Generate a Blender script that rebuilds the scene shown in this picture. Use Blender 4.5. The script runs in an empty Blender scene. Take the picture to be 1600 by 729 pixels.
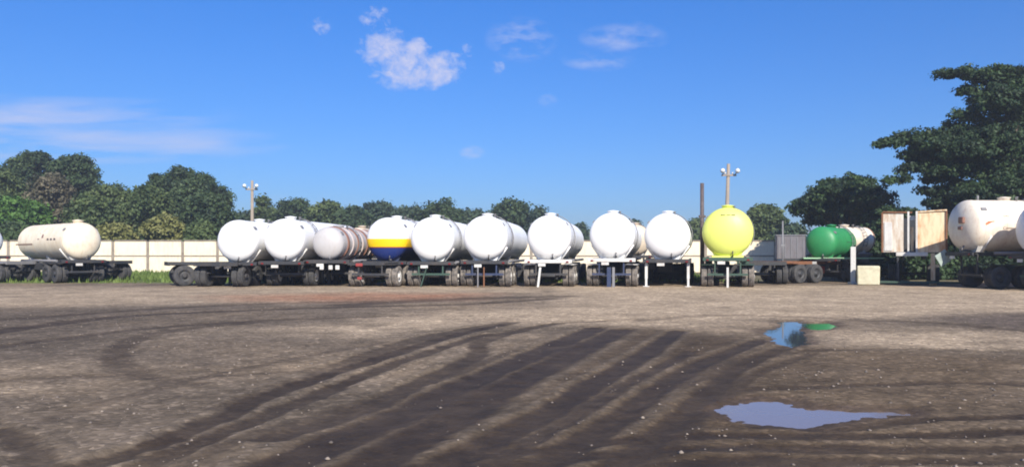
import bpy, bmesh, math, random
import numpy as np
from mathutils import Vector, Matrix
R = math.radians
C = bpy.context.scene.collection
sc = bpy.context.scene
random.seed(7); rng = np.random.default_rng(11)

# ------------------------------------------------------------------ camera
EYE = 1.6; F = 1256.0; HOR = 397.0          # eye height (m), focal length and horizon row in photo pixels
cam = bpy.data.cameras.new('camera'); camo = bpy.data.objects.new('camera', cam); C.objects.link(camo)
camo.location = (0, 0, EYE); camo.rotation_euler = (R(90), 0, 0)
cam.sensor_width = 36; cam.lens = F / 1600 * 36; cam.shift_y = (HOR - 364.5) / 1600
cam.clip_start = .1; cam.clip_end = 6000
sc.camera = camo

# ------------------------------------------------------------------ light
SUN_EL, SUN_AZ = 34.0, 15.0                 # azimuth: degrees to the right of straight behind the camera
sunv = Vector((math.sin(R(SUN_AZ)) * math.cos(R(SUN_EL)), -math.cos(R(SUN_AZ)) * math.cos(R(SUN_EL)), math.sin(R(SUN_EL))))
sl = bpy.data.lights.new('sun', 'SUN'); sl.energy = 5.0; sl.angle = R(.5); sl.color = (1, .93, .82)
so = bpy.data.objects.new('sun', sl); C.objects.link(so)
so.rotation_euler = (-sunv).to_track_quat('-Z', 'Y').to_euler(); so.location = (0, 0, 40)

world = bpy.data.worlds.new('World'); sc.world = world; world.use_nodes = True
nt = world.node_tree; N = nt.nodes; LK = nt.links
bg = N['Background']; bg.inputs['Strength'].default_value = .093
sky = N.new('ShaderNodeTexSky'); sky.sky_type = 'NISHITA'; sky.sun_disc = False
sky.sun_elevation = R(SUN_EL); sky.sun_rotation = R(180 - SUN_AZ)
sky.altitude = 0; sky.air_density = 1.0; sky.dust_density = .35; sky.ozone_density = 3.5
def wmath(op, a, b=None, clamp=False):
    n = N.new('ShaderNodeMath'); n.operation = op; n.use_clamp = clamp
    for i, v in enumerate((a, b)):
        if v is None: continue
        if isinstance(v, (int, float)): n.inputs[i].default_value = v
        else: LK.new(v, n.inputs[i])
    return n.outputs[0]
tc = N.new('ShaderNodeTexCoord'); sep = N.new('ShaderNodeSeparateXYZ'); LK.new(tc.outputs['Generated'], sep.inputs[0])
dy = wmath('MAXIMUM', sep.outputs[1], .02)
U = wmath('DIVIDE', sep.outputs[0], dy); V = wmath('DIVIDE', sep.outputs[2], dy)
def cloud_noise(su, sv, scale, detail, rough, off=0, dist=0):
    cb = N.new('ShaderNodeCombineXYZ'); LK.new(wmath('MULTIPLY', U, su), cb.inputs[0]); LK.new(wmath('MULTIPLY', V, sv), cb.inputs[1]); cb.inputs[2].default_value = off
    t = N.new('ShaderNodeTexNoise'); t.inputs['Scale'].default_value = scale; t.inputs['Detail'].default_value = detail; t.inputs['Roughness'].default_value = rough
    t.inputs['Distortion'].default_value = dist
    LK.new(cb.outputs[0], t.inputs['Vector']); return t.outputs[0]
def blob(px, py, rx, ry, amp=1.0):
    u0, v0, ru, rv = (px - 800) / F, (HOR - py) / F, rx / F, ry / F
    a = wmath('DIVIDE', wmath('SUBTRACT', U, u0), ru); b = wmath('DIVIDE', wmath('SUBTRACT', V, v0), rv)
    q = wmath('ADD', wmath('MULTIPLY', a, a), wmath('MULTIPLY', b, b))
    return wmath('MULTIPLY', wmath('SUBTRACT', 1, q, True), amp)
def vmax(l):
    r = l[0]
    for x in l[1:]: r = wmath('MAXIMUM', r, x)
    return r
front = wmath('GREATER_THAN', sep.outputs[1], .05)
n1 = cloud_noise(1, 1.15, 58, 8, .66, 3.1, .3)
m1 = vmax([blob(600, 78, 48, 42), blob(632, 100, 66, 46), blob(690, 108, 44, 34), blob(588, 30, 30, 26, .6), blob(504, 42, 20, 18, .6),
           blob(778, 106, 16, 14, .6), blob(660, 120, 66, 24), blob(730, 80, 12, 16, .5), blob(646, 78, 30, 26)])
c1 = wmath('MULTIPLY', wmath('MULTIPLY', m1, 5, True), wmath('MULTIPLY', wmath('SUBTRACT', wmath('ADD', wmath('MULTIPLY', m1, .4), n1), .62), 2.4, True))
n2 = cloud_noise(1, 2.4, 26, 5, .6, 8.7)
m2 = vmax([blob(815, 62, 60, 38, .9), blob(975, 60, 75, 26, .7), blob(935, 95, 60, 18, .8), blob(738, 238, 22, 12, 1), blob(855, 158, 18, 12, .8), blob(1000, 50, 30, 20, .5), blob(470, 330, 120, 30, .35)])
c2 = wmath('MULTIPLY', wmath('MULTIPLY', wmath('SUBTRACT', n2, .42), 3.2, True), wmath('MULTIPLY', m2, 1.3, True))
n3 = cloud_noise(1, 7.5, 6, 4, .5, 5.2, .2)
m3 = vmax([blob(60, 180, 330, 32, .8), blob(120, 225, 380, 34, .9), blob(-150, 200, 420, 60, .9)])
c3 = wmath('MULTIPLY', wmath('MULTIPLY', wmath('SUBTRACT', n3, .36), 3.0, True), wmath('MULTIPLY', m3, 1.5, True))
cl = wmath('MULTIPLY', vmax([wmath('MULTIPLY', c1, .92), wmath('MULTIPLY', c2, .5), wmath('MULTIPLY', c3, .6)]), front)
hs = N.new('ShaderNodeMix'); hs.data_type = 'RGBA'; hs.blend_type = 'MULTIPLY'; hs.inputs[0].default_value = 1     # the camera's deep blue rendering of a clear sky
tn = N.new('ShaderNodeMix'); tn.data_type = 'RGBA'; LK.new(wmath('MULTIPLY', sep.outputs[2], 3.4, True), tn.inputs[0])
tn.inputs[6].default_value = (.36, .53, .84, 1); tn.inputs[7].default_value = (.235, .61, 1.12, 1)
LK.new(sky.outputs[0], hs.inputs[6]); LK.new(tn.outputs[2], hs.inputs[7])
mix = N.new('ShaderNodeMix'); mix.data_type = 'RGBA'
LK.new(cl, mix.inputs[0]); LK.new(hs.outputs[2], mix.inputs[6]); mix.inputs[7].default_value = (5.2, 5.2, 6.6, 1)
LK.new(mix.outputs[2], bg.inputs['Color'])

sc.view_settings.view_transform = 'Standard'; sc.view_settings.look = 'None'
sc.view_settings.exposure = .56; sc.view_settings.gamma = 1; sc.view_settings.use_curve_mapping = False
sc.render.engine = 'CYCLES'
sc.cycles.filter_width = 1.9

# ------------------------------------------------------------------ placing
def gx(px, d): return (px - 800) / F * d
def gz(py, d): return EYE - (py - HOR) / F * d
def gd(py): return EYE * F / (py - HOR)
def ground(px, py): d = gd(py); return (gx(px, d), d)

# ------------------------------------------------------------------ materials
def mat(name): 
    m = bpy.data.materials.new(name); m.use_nodes = True; return m
def nd(m, t, **kw):
    n = m.node_tree.nodes.new(t)
    for k, v in kw.items(): setattr(n, k, v)
    return n
def lk(m, a, b): m.node_tree.links.new(a, b)
def noise(m, scale, detail=4, rough=.6, coord='Object', sc3=None, dist=0):
    t = nd(m, 'ShaderNodeTexCoord'); n = nd(m, 'ShaderNodeTexNoise')
    n.inputs['Scale'].default_value = scale; n.inputs['Detail'].default_value = detail; n.inputs['Roughness'].default_value = rough; n.inputs['Distortion'].default_value = dist
    mp = nd(m, 'ShaderNodeMapping'); mp.inputs['Scale'].default_value = sc3 or (1, 1, 1)
    oi = nd(m, 'ShaderNodeObjectInfo'); cb = nd(m, 'ShaderNodeVectorMath', operation='SCALE'); cb.inputs[0].default_value = (37, 17, 53)
    lk(m, oi.outputs['Random'], cb.inputs['Scale']); lk(m, cb.outputs[0], mp.inputs['Location'])
    lk(m, t.outputs[coord], mp.inputs[0]); lk(m, mp.outputs[0], n.inputs['Vector']); return n.outputs[0]
def ramp(m, fac, stops):
    r = nd(m, 'ShaderNodeValToRGB'); e = r.color_ramp.elements
    while len(e) < len(stops): e.new(.5)
    for el, (p, c) in zip(e, stops):
        el.position = p; el.color = (c[0], c[1], c[2], 1) if not isinstance(c, (int, float)) else (c, c, c, 1)
    lk(m, fac, r.inputs[0]); return r.outputs[0]
def cmix(m, fac, a, b, mode='MIX'):
    x = nd(m, 'ShaderNodeMix', data_type='RGBA', blend_type=mode)
    for i, v in ((0, fac), (6, a), (7, b)):
        if isinstance(v, (int, float)): x.inputs[i].default_value = v
        elif isinstance(v, tuple): x.inputs[i].default_value = (v[0], v[1], v[2], 1)
        else: lk(m, v, x.inputs[i])
    return x.outputs[2]
def mth(m, op, a, b=None, clamp=False):
    n = nd(m, 'ShaderNodeMath', operation=op, use_clamp=clamp)
    for i, v in enumerate((a, b)):
        if v is None: continue
        if isinstance(v, (int, float)): n.inputs[i].default_value = v
        else: lk(m, v, n.inputs[i])
    return n.outputs[0]
def bsdf(m): return m.node_tree.nodes['Principled BSDF']
def bump(m, h, strength, dist=.02):
    b = nd(m, 'ShaderNodeBump'); b.inputs['Strength'].default_value = strength; b.inputs['Distance'].default_value = dist
    lk(m, h, b.inputs['Height']); lk(m, b.outputs[0], bsdf(m).inputs['Normal'])

def paint(name, col, dirt=(.22, .15, .09), amount=.3, rough=.45, col_node=None, metal=0):
    m = mat(name); b = bsdf(m); b.inputs['Roughness'].default_value = rough; b.inputs['Metallic'].default_value = metal
    base = col_node(m) if col_node else col
    big = ramp(m, noise(m, 1.3, 6, .7), [(.45, 0), (.75, 1)])
    st = ramp(m, noise(m, 2.2, 5, .7, sc3=(3, 3, .35)), [(.52, 0), (.8, 1)])
    f = mth(m, 'MULTIPLY', mth(m, 'ADD', mth(m, 'MULTIPLY', big, .6), mth(m, 'MULTIPLY', st, .6)), amount, True)
    lk(m, cmix(m, f, base, dirt), b.inputs['Base Color'])
    lk(m, mth(m, 'ADD', mth(m, 'MULTIPLY', f, .4), rough, True), b.inputs['Roughness'])
    bump(m, noise(m, 1.6, 2, .5), .12, .05)
    return m
def zband(m):
    t = nd(m, 'ShaderNodeTexCoord'); s = nd(m, 'ShaderNodeSeparateXYZ'); lk(m, t.outputs['Object'], s.inputs[0])
    a = mth(m, 'GREATER_THAN', s.outputs[2], 2.4); c = mth(m, 'GREATER_THAN', s.outputs[2], 1.98)
    red = mth(m, 'GREATER_THAN', s.outputs[2], 1.93)
    return cmix(m, a, cmix(m, c, cmix(m, red, (.012, .03, .16), (.25, .04, .03)), (.85, .55, .0)), (.8, .8, .8))
M = dict(
 white=paint('white_paint', (.84, .84, .83), amount=.05), white2=paint('dull_white_paint', (.8, .8, .8), amount=.12),
 dirtywhite=paint('weathered_cream_paint', (.84, .74, .57), (.46, .28, .15), .8), beige=paint('beige_paint', (.62, .52, .4), amount=.5),
 cream=paint('cream_paint', (.78, .7, .58), (.34, .16, .09), .65),
 grey=paint('light_grey_paint', (.46, .45, .45), (.3, .24, .2), .45), yellow=paint('lime_yellow_paint', (.74, .8, .17), (.4, .42, .12), .35),
 green=paint('green_paint', (.03, .25, .085), (.03, .1, .05), .5), tri=paint('white_yellow_blue_paint', (1, 1, 1), amount=.12, col_node=zband),
 dark=paint('dark_chassis_paint', (.03, .032, .036), (.12, .09, .07), .6, .6), darkblue=paint('blue_chassis_paint', (.02, .035, .09), (.1, .08, .07), .5, .6),
 darkgreen=paint('green_chassis_paint', (.03, .07, .05), (.1, .09, .06), .5, .6), rust=paint('rusty_steel', (.2, .085, .04), (.07, .035, .02), .9, .8),
 whitesteel=paint('white_steel', (.62, .61, .58), (.22, .14, .1), .7, .55), red=paint('red_paint', (.3, .045, .04), (.12, .05, .04), .5),
 greysteel=paint('grey_steel', (.2, .2, .21), (.12, .08, .06), .6, .5), pole=paint('grey_timber', (.3, .25, .2), (.16, .12, .09), .6, .8),
 mark=paint('dark_marking', (.1, .06, .05), amount=.3), orange=paint('faded_orange_marking', (.5, .16, .07), amount=.2),
 rimw=paint('pale_rim_paint', (.66, .64, .6), (.25, .16, .1), .5, .5), paleband=paint('ring_paint', (.5, .44, .42), (.3, .12, .07), .6),
 ribrust=paint('brown_ring_paint', (.24, .12, .085), (.1, .05, .04), .6))
def simple(name, col, rough=.6, metal=0):
    m = mat(name); b = bsdf(m); b.inputs['Roughness'].default_value = rough; b.inputs['Metallic'].default_value = metal
    lk(m, cmix(m, ramp(m, noise(m, 5, 5, .7), [(.35, 0), (.7, 1)]), col, tuple(c * .6 for c in col)), b.inputs['Base Color']); return m
M['dullbox'] = paint('grimy_grey_paint', (.16, .15, .16), (.1, .07, .06), .8, .7)
M['darkpost'] = simple('dark_brown_steel', (.11, .085, .085), .7)
M['lamp'] = simple('lamp_glass', (.75, .78, .8), .2)
M['lens'] = simple('red_lens', (.2, .015, .015), .3)
M['placard'] = simple('placard_sheet', (.35, .42, .38), .5)
# tyre: rubber with road dust
m = M['tyre'] = mat('dusty_rubber'); b = bsdf(m); b.inputs['Roughness'].default_value = .9
lk(m, cmix(m, ramp(m, noise(m, 4, 5, .65), [(.3, 0), (.72, 1)]), (.04, .038, .038), (.3, .26, .22)), b.inputs['Base Color'])
m = M['tyre2'] = mat('dark_rubber'); b = bsdf(m); b.inputs['Roughness'].default_value = .85
lk(m, cmix(m, ramp(m, noise(m, 4, 5, .65), [(.3, 0), (.75, 1)]), (.022, .023, .027), (.085, .08, .075)), b.inputs['Base Color'])
# rusty white sheet (container doors)
m = M['rustsheet'] = mat('rust_streaked_sheet'); b = bsdf(m); b.inputs['Roughness'].default_value = .6
rn = ramp(m, noise(m, 1.4, 7, .72, sc3=(2.2, 2.2, .5)), [(.44, 0), (.7, 1)])
lk(m, cmix(m, rn, (.78, .62, .4), (.45, .19, .06)), b.inputs['Base Color']); bump(m, noise(m, 3, 3), .25, .03)
m = M['greysheet'] = mat('dull_grey_sheet'); b = bsdf(m); b.inputs['Roughness'].default_value = .6
rn = ramp(m, noise(m, 1.8, 7, .72, sc3=(2.2, 2.2, .5)), [(.42, 0), (.7, 1)])
lk(m, cmix(m, rn, (.64, .6, .52), (.38, .22, .11)), b.inputs['Base Color']); bump(m, noise(m, 3, 3), .25, .03)
# painted block wall
m = M['wall'] = mat('cream_wall_render'); b = bsdf(m); b.inputs['Roughness'].default_value = .9
wn = ramp(m, noise(m, .6, 7, .7, sc3=(1, 1, .6)), [(.35, 0), (.7, 1)]); ws = ramp(m, noise(m, 3, 6, .7, sc3=(1.5, 1, .3)), [(.5, 0), (.72, 1)])
lk(m, cmix(m, mth(m, 'MULTIPLY', ws, .5), cmix(m, wn, (.8, .7, .53), (.68, .59, .45)), (.4, .31, .22)), b.inputs['Base Color'])
m = M['wallpost'] = mat('weathered_concrete'); b = bsdf(m); b.inputs['Roughness'].default_value = .9
lk(m, cmix(m, ramp(m, noise(m, 2.5, 6, .7), [(.3, 0), (.7, 1)]), (.3, .26, .21), (.18, .14, .11)), b.inputs['Base Color'])
m = M['block'] = mat('pale_yellow_concrete'); b = bsdf(m); b.inputs['Roughness'].default_value = .85
lk(m, cmix(m, ramp(m, noise(m, 3, 7, .7), [(.35, 0), (.75, 1)]), (.66, .62, .45), (.42, .38, .26)), b.inputs['Base Color']); bump(m, noise(m, 12, 5), .3, .02)
m = M['bark'] = mat('bark'); b = bsdf(m); b.inputs['Roughness'].default_value = .95
lk(m, cmix(m, noise(m, 6, 6, .7, sc3=(1, 1, .2)), (.06, .045, .035), (.2, .16, .12)), b.inputs['Base Color'])

def leafmat(name, c0, c1, c2):
    m = mat(name); b = bsdf(m); b.inputs['Roughness'].default_value = .6; b.inputs['Specular IOR Level'].default_value = .25
    a = nd(m, 'ShaderNodeAttribute', attribute_name='var')
    col = ramp(m, a.outputs['Fac'], [(0, c0), (.55, c1), (1, c2)])
    col = cmix(m, .5, col, cmix(m, ramp(m, noise(m, .45, 3, .6), [(.35, 0), (.65, 1)]), tuple(x * .7 for x in c0), tuple(x * 1.1 for x in c2)))
    lk(m, col, b.inputs['Base Color'])
    tr = nd(m, 'ShaderNodeBsdfTranslucent'); lk(m, col, tr.inputs['Color'])
    ms = nd(m, 'ShaderNodeMixShader'); ms.inputs[0].default_value = .22
    lk(m, b.outputs[0], ms.inputs[1]); lk(m, tr.outputs[0], ms.inputs[2])
    lk(m, ms.outputs[0], m.node_tree.nodes['Material Output'].inputs['Surface']); return m
LEAF = dict(dark=leafmat('dark_leaves', (.022, .04, .024), (.042, .074, .03), (.085, .125, .045)),
            mid=leafmat('green_leaves', (.032, .06, .025), (.07, .11, .038), (.14, .175, .06)),
            brown=leafmat('olive_brown_leaves', (.05, .06, .035), (.1, .1, .06), (.17, .14, .09)),
            bright=leafmat('bright_green_leaves', (.04, .09, .02), (.07, .16, .03), (.13, .24, .05)),
            yellow=leafmat('yellow_green_leaves', (.1, .12, .035), (.19, .2, .06), (.28, .27, .1)),
            deep=leafmat('deep_shade_leaves', (.018, .032, .024), (.032, .06, .03), (.07, .12, .036)),  # right-hand trees: their shade is put into a darker leaf colour
            far=leafmat('far_leaves', (.03, .055, .04), (.05, .085, .05), (.085, .12, .065)))

# ------------------------------------------------------------------ mesh helpers
def link(name, me, parent=None, loc=None):
    o = bpy.data.objects.new(name, me); C.objects.link(o)
    if parent: o.parent = parent
    if loc is not None: o.location = loc
    return o
class MB:
    def __init__(s): s.b = bmesh.new()
    def box(s, c, d, rz=0, rx=0, ry=0, bev=0, taper=1):
        r = bmesh.ops.create_cube(s.b, size=1); vs = r['verts']
        for v in vs:
            k = taper if v.co.z > 0 else 1
            v.co = Vector((v.co.x * d[0] * k, v.co.y * d[1] * k, v.co.z * d[2]))
        if bev:
            es = list({e for v in vs for e in v.link_edges}); rr = bmesh.ops.bevel(s.b, geom=es, offset=bev, segments=1, affect='EDGES'); 
            vs = list({v for f in rr['faces'] for v in f.verts} | {v for v in vs if v.is_valid})
        m = Matrix.Translation(c) @ Matrix.Rotation(rz, 4, 'Z') @ Matrix.Rotation(ry, 4, 'Y') @ Matrix.Rotation(rx, 4, 'X')
        for v in vs: v.co = m @ v.co
        return s
    def tube(s, pts, rad, seg=10, caps=True):
        pts = [Vector(p) for p in pts]; n = len(pts)
        if isinstance(rad, (int, float)): rad = [rad] * n
        rings = []
        for i, p in enumerate(pts):
            t = (pts[min(i + 1, n - 1)] - pts[max(i - 1, 0)]).normalized()
            a = t.cross(Vector((0, 0, 1)) if abs(t.z) < .9 else Vector((0, 1, 0))).normalized(); b = t.cross(a)
            rings.append([s.b.verts.new(p + (a * math.cos(2 * math.pi * k / seg) + b * math.sin(2 * math.pi * k / seg)) * rad[i]) for k in range(seg)])
        for i in range(n - 1):
            for k in range(seg):
                s.b.faces.new((rings[i][k], rings[i][(k + 1) % seg], rings[i + 1][(k + 1) % seg], rings[i + 1][k])).smooth = True
        if caps: s.b.faces.new(rings[0][::-1]); s.b.faces.new(rings[-1])
        return s
    def lathe(s, prof, c=(0, 0, 0), axis='Y', seg=40, smooth=True):
        rings = []
        for (a, r) in prof:
            ring = []
            for k in range(seg):
                t = 2 * math.pi * k / seg; u, v = r * math.cos(t), r * math.sin(t)
                p = {'Y': (u, a, v), 'X': (a, u, v), 'Z': (u, v, a)}[axis]
                ring.append(s.b.verts.new(Vector(p) + Vector(c)))
            rings.append(ring)
        for i in range(len(rings) - 1):
            for k in range(seg):
                s.b.faces.new((rings[i][k], rings[i][(k + 1) % seg], rings[i + 1][(k + 1) % seg], rings[i + 1][k])).smooth = smooth
        s.b.faces.new(rings[0][::-1]); s.b.faces.new(rings[-1]); return s
    def mesh(s, name, mt):
        bmesh.ops.recalc_face_normals(s.b, faces=s.b.faces[:])
        me = bpy.data.meshes.new(name); s.b.to_mesh(me); s.b.free(); me.materials.append(mt); return me
    def build(s, name, mt, parent=None, loc=None): return link(name, s.mesh(name, mt), parent, loc)
def thing(name, label, cat, loc=(0, 0, 0), rz=0, group=None):
    o = link(name, None); o.location = loc; o.rotation_euler = (0, 0, rz)
    o['label'] = label; o['category'] = cat
    if group: o['group'] = group
    return o
def fast_mesh(name, verts, faces4=None, faces3=None, smooth=False):
    me = bpy.data.meshes.new(name); F_ = faces4 if faces4 is not None else faces3; k = F_.shape[1]
    me.vertices.add(len(verts)); me.vertices.foreach_set('co', verts.astype(np.float32).ravel())
    me.loops.add(F_.size); me.loops.foreach_set('vertex_index', F_.astype(np.int32).ravel())
    me.polygons.add(len(F_)); me.polygons.foreach_set('loop_start', np.arange(0, F_.size, k, dtype=np.int32)); me.polygons.foreach_set('loop_total', np.full(len(F_), k, dtype=np.int32))
    if smooth: me.polygons.foreach_set('use_smooth', np.ones(len(F_), dtype=bool))
    me.update(calc_edges=True); return me

# ------------------------------------------------------------------ ground
def vnoise(x, y, seed=0):
    xi = np.floor(x).astype(np.int64); yi = np.floor(y).astype(np.int64); xf = x - xi; yf = y - yi
    def h(a, b):
        n = (a * 374761393 + b * 668265263 + seed * 974711) & 0xffffffff
        n = ((n ^ (n >> 13)) * 1274126177) & 0xffffffff
        return ((n ^ (n >> 16)) & 0xffff) / 65535.0
    u = xf * xf * (3 - 2 * xf); v = yf * yf * (3 - 2 * yf)
    return (h(xi, yi) * (1 - u) + h(xi + 1, yi) * u) * (1 - v) + (h(xi, yi + 1) * (1 - u) + h(xi + 1, yi + 1) * u) * v
def fbm(x, y, seed=0, oct=4):
    s = 0; a = .5; t = 0
    for i in range(oct): s = s + a * vnoise(x * 2 ** i, y * 2 ** i, seed + i); t += a; a *= .55
    return s / t
def axis(lo_far, lo, hi, hi_far, step, g):
    core = list(np.arange(lo, hi, step)); a = []; s = step; p = hi
    while p < hi_far: a.append(p); s *= g; p += s
    a.append(hi_far); b = []; s = step; p = lo - step
    while p > lo_far: b.append(p); s *= g; p -= s
    b.append(lo_far); return np.array(b[::-1] + core + a)
xs = axis(-2500, -8, 8.5, 2500, .05, 1.035); ys = axis(-2500, 4.6, 21, 2600, .055, 1.035)
X, Y = np.meshgrid(xs, ys); X = X.ravel(); Y = Y.ravel()
near = (Y > 3) & (Y < 70) & (np.abs(X) < 60)
def polydist(px, py, pts):
    d = np.full(px.shape, 1e9)
    for (ax, ay), (bx, by) in zip(pts[:-1], pts[1:]):
        vx, vy = bx - ax, by - ay; L = vx * vx + vy * vy + 1e-9
        t = np.clip(((px - ax) * vx + (py - ay) * vy) / L, 0, 1)
        d = np.minimum(d, np.hypot(px - ax - t * vx, py - ay - t * vy))
    return d
def inside(px, py, pts):
    r = np.zeros(px.shape, bool); n = len(pts)
    for i in range(n):
        x1, y1 = pts[i]; x2, y2 = pts[(i + 1) % n]
        c = ((y1 > py) != (y2 > py)) & (px < (x2 - x1) * (py - y1) / (y2 - y1 + 1e-12) + x1); r ^= c
    return r
def soft(poly, w, xx, yy):                  # 1 inside, fading over w metres
    pts = [ground(*p) for p in poly]; d = polydist(xx, yy, pts + pts[:1]); s = np.where(inside(xx, yy, pts), -d, d)
    return np.clip(.5 - s / w, 0, 1), s
def catmull(pts, n=8):
    P = [Vector((a, b, 0)) for a, b in pts]; P = [P[0] * 2 - P[1]] + P + [P[-1] * 2 - P[-2]]; out = []
    for i in range(1, len(P) - 2):
        for k in range(n):
            t = k / n; a, b, c, d = P[i - 1:i + 3]
            q = .5 * ((2 * b) + (c - a) * t + (2 * a - 5 * b + 4 * c - d) * t * t + (3 * b - a - 3 * c + d) * t ** 3); out.append((q.x, q.y))
    out.append((P[-2].x, P[-2].y)); return out
# tyre tracks: points in the yard, read off the photograph: (points, half width m, strength)
TR = [([(20, 790), (130, 729), (250, 690), (400, 622), (520, 582), (640, 543), (720, 520), (800, 503)], .23, 1),
      ([(120, 790), (225, 729), (330, 682), (450, 632), (560, 590), (650, 555), (760, 522)], .2, .95),
      ([(-60, 650), (0, 678), (60, 704), (130, 740)], .2, .7),
      ([(300, 790), (430, 729), (520, 690), (620, 648), (720, 602), (830, 555), (930, 512)], .33, 1),
      ([(520, 760), (620, 700), (700, 655), (800, 600), (880, 560), (970, 515)], .34, 1),
      ([(640, 760), (760, 690), (860, 640), (930, 598), (1010, 550), (1060, 516)], .25, 1),
      ([(800, 760), (890, 700), (960, 655), (1030, 607), (1100, 565), (1190, 530)], .22, .95),
      ([(900, 770), (1000, 700), (1070, 645), (1120, 603), (1160, 570), (1230, 540)], .2, .8),
      ([(440, 680), (560, 640), (650, 600), (740, 558), (760, 530), (860, 506), (960, 500)], .24, .85),
      ([(490, 590), (560, 560), (640, 532), (720, 515), (800, 502)], .28, .7),
      ([(-80, 528), (60, 508), (200, 493), (350, 486), (520, 480), (720, 475), (860, 466)], .5, .85),
      ([(-80, 505), (100, 492), (300, 479), (480, 472), (640, 470)], .5, .6),
      ([(215, 590), (180, 560), (200, 535), (270, 515), (400, 503)], .3, .6),
      ([(250, 600), (330, 588), (460, 580), (560, 566)], .12, .5),
      ([(180, 790), (300, 720), (450, 662), (600, 618), (700, 588), (800, 548)], .13, .6),
      ([(380, 770), (500, 712), (640, 655), (760, 606), (850, 566), (900, 535)], .14, .8),
      ([(700, 790), (790, 715), (880, 660), (980, 600), (1080, 548)], .14, .75),
      ([(980, 790), (1050, 690), (1120, 628), (1190, 580), (1270, 552)], .13, .6),
      ([(330, 640), (450, 598), (570, 560), (690, 528)], .15, .5),
      ([(60, 660), (200, 618), (340, 585), (480, 556), (600, 535)], .16, .4),
      ([(-60, 548), (80, 530), (240, 512), (420, 500), (640, 492)], .3, .6),
      ([(-60, 600), (60, 590), (200, 588), (300, 600)], .2, .4),
      ([(700, 712), (850, 700), (1050, 682), (1300, 683), (1650, 672)],   .17, 1),
      ([(560, 735), (800, 722), (1050, 705), (1300, 703), (1650, 700)],  .17, .9),
      ([(1180, 668), (1300, 672), (1450, 655), (1650, 648)],  .14, .9),
      ([(900, 745), (1150, 722), (1400, 722), (1650, 715)],  .17, .9),
      ([(1130, 610), (1300, 602), (1450, 598), (1650, 600)],  .17, .7),
      ([(1060, 600), (1150, 565), (1250, 548), (1380, 545), (1650, 550)], .25, .4),
      ([(540, 476), (700, 467), (880, 462)], .9, .7), ([(1340, 500), (1450, 503), (1640, 520)], .35, .6),
      ([(1000, 500), (1120, 492), (1240, 494), (1330, 498)], .3, .45)]
PUD = [([(1112, 648), (1140, 626), (1185, 618), (1235, 620), (1268, 633), (1310, 634), (1370, 636), (1440, 639), (1430, 646), (1350, 652), (1290, 663), (1240, 669), (1190, 663), (1150, 655)], 'mud'),
       ([(1180, 516), (1212, 511), (1222, 500), (1250, 499), (1254, 514), (1266, 534), (1240, 539), (1212, 535), (1206, 524)], 'blue'),
       ([(1256, 503), (1300, 502), (1310, 508), (1292, 514), (1258, 513)], 'green')]
xx, yy = X[near], Y[near]
wob = (fbm(xx * .5, yy * .5, 5) - .5) * .34; wob2 = (fbm(xx * 4, yy * 4, 15) - .5) * .2
wx, wy = xx + wob * .6 + wob2, yy + wob + wob2
trk = np.zeros(xx.shape); rut = np.zeros(xx.shape); ridge = np.zeros(xx.shape)
for pts, w, s in TR:
    c = catmull([ground(*p) for p in pts]); w = w * .8
    d = polydist(wx, wy, c); trk = np.maximum(trk, s * np.clip((w * 1.1 - d) / (w * .3), 0, 1)); rut = np.maximum(rut, s * (1 if w > .15 else .5) * np.clip(1.3 - d / w, 0, 1) ** .7)
    ridge = np.maximum(ridge, s * (1 if w > .15 else .35) * np.exp(-((d - w * 1.45) / (w * .35)) ** 2))
ridge *= (1 - trk)
patch = fbm(xx * .35, yy * .35, 31, 5); patch2 = fbm(xx * 1.3, yy * 1.3, 71, 4); fine = fbm(xx * 7, yy * 7, 91, 3)
damp, _ = soft([(250, 760), (560, 640), (760, 560), (930, 508), (1060, 512), (1200, 530), (1170, 600), (1300, 690), (1300, 760)], 1.2, wx, wy)
damp2, _ = soft([(1040, 545), (1250, 535), (1640, 560), (1640, 760), (700, 760), (900, 690), (1100, 600)], 1.5, wx, wy)
pale, _ = soft([(860, 446), (1700, 446), (1700, 486), (1560, 487), (1400, 497), (1180, 498), (1060, 520), (930, 506), (760, 505), (560, 522), (300, 524), (330, 512), (560, 505), (640, 490), (860, 478)], 2.2, wx, wy)
pale2, _ = soft([(1270, 520), (1400, 512), (1700, 520), (1700, 548), (1450, 548), (1300, 540)], 1.5, wx, wy)
pale3, _ = soft([(-200, 450), (500, 446), (860, 446), (860, 456), (500, 470), (250, 476), (-200, 484)], 4, wx, wy)
pale4, _ = soft([(-100, 566), (120, 562), (260, 572), (180, 580), (-100, 584)], .6, wx, wy)
pale5, _ = soft([(-100, 604), (60, 602), (90, 610), (-100, 620)], .5, wx, wy)
redm, _ = soft([(340, 462), (560, 457), (760, 458), (720, 468), (520, 471), (380, 470)], 3, wx, wy)
darkl, _ = soft([(-200, 482), (300, 476), (560, 480), (520, 500), (420, 530), (500, 560), (300, 600), (-200, 562)], 2.0, wx, wy)
darkr, _ = soft([(1440, 494), (1700, 486), (1700, 530), (1560, 512)], 1.5, wx, wy)
pal = np.clip(np.maximum.reduce([pale, pale2 * .75, pale3 * .75, pale4 * .6, pale5 * .6]) * (.55 + .9 * patch2), 0, 1)
def A(*c): return np.array(c)
base = A(.165, .128, .092); col = base[None] * (.6 + .8 * patch[:, None]) * (.7 + .6 * patch2[:, None])
def over(col, f, c): f = np.clip(f, 0, 1)[:, None]; return col * (1 - f) + np.array(c)[None] * f
col = over(col, np.clip(patch - .5, 0, 1) * 3, (.25, .185, .12))
col = over(col, pal, (.39, .3, .205)); col = over(col, darkl * .5 * (.5 + patch2), (.1, .08, .062)); col = over(col, redm * .75 * (.4 + patch2), (.32, .15, .085))
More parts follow.
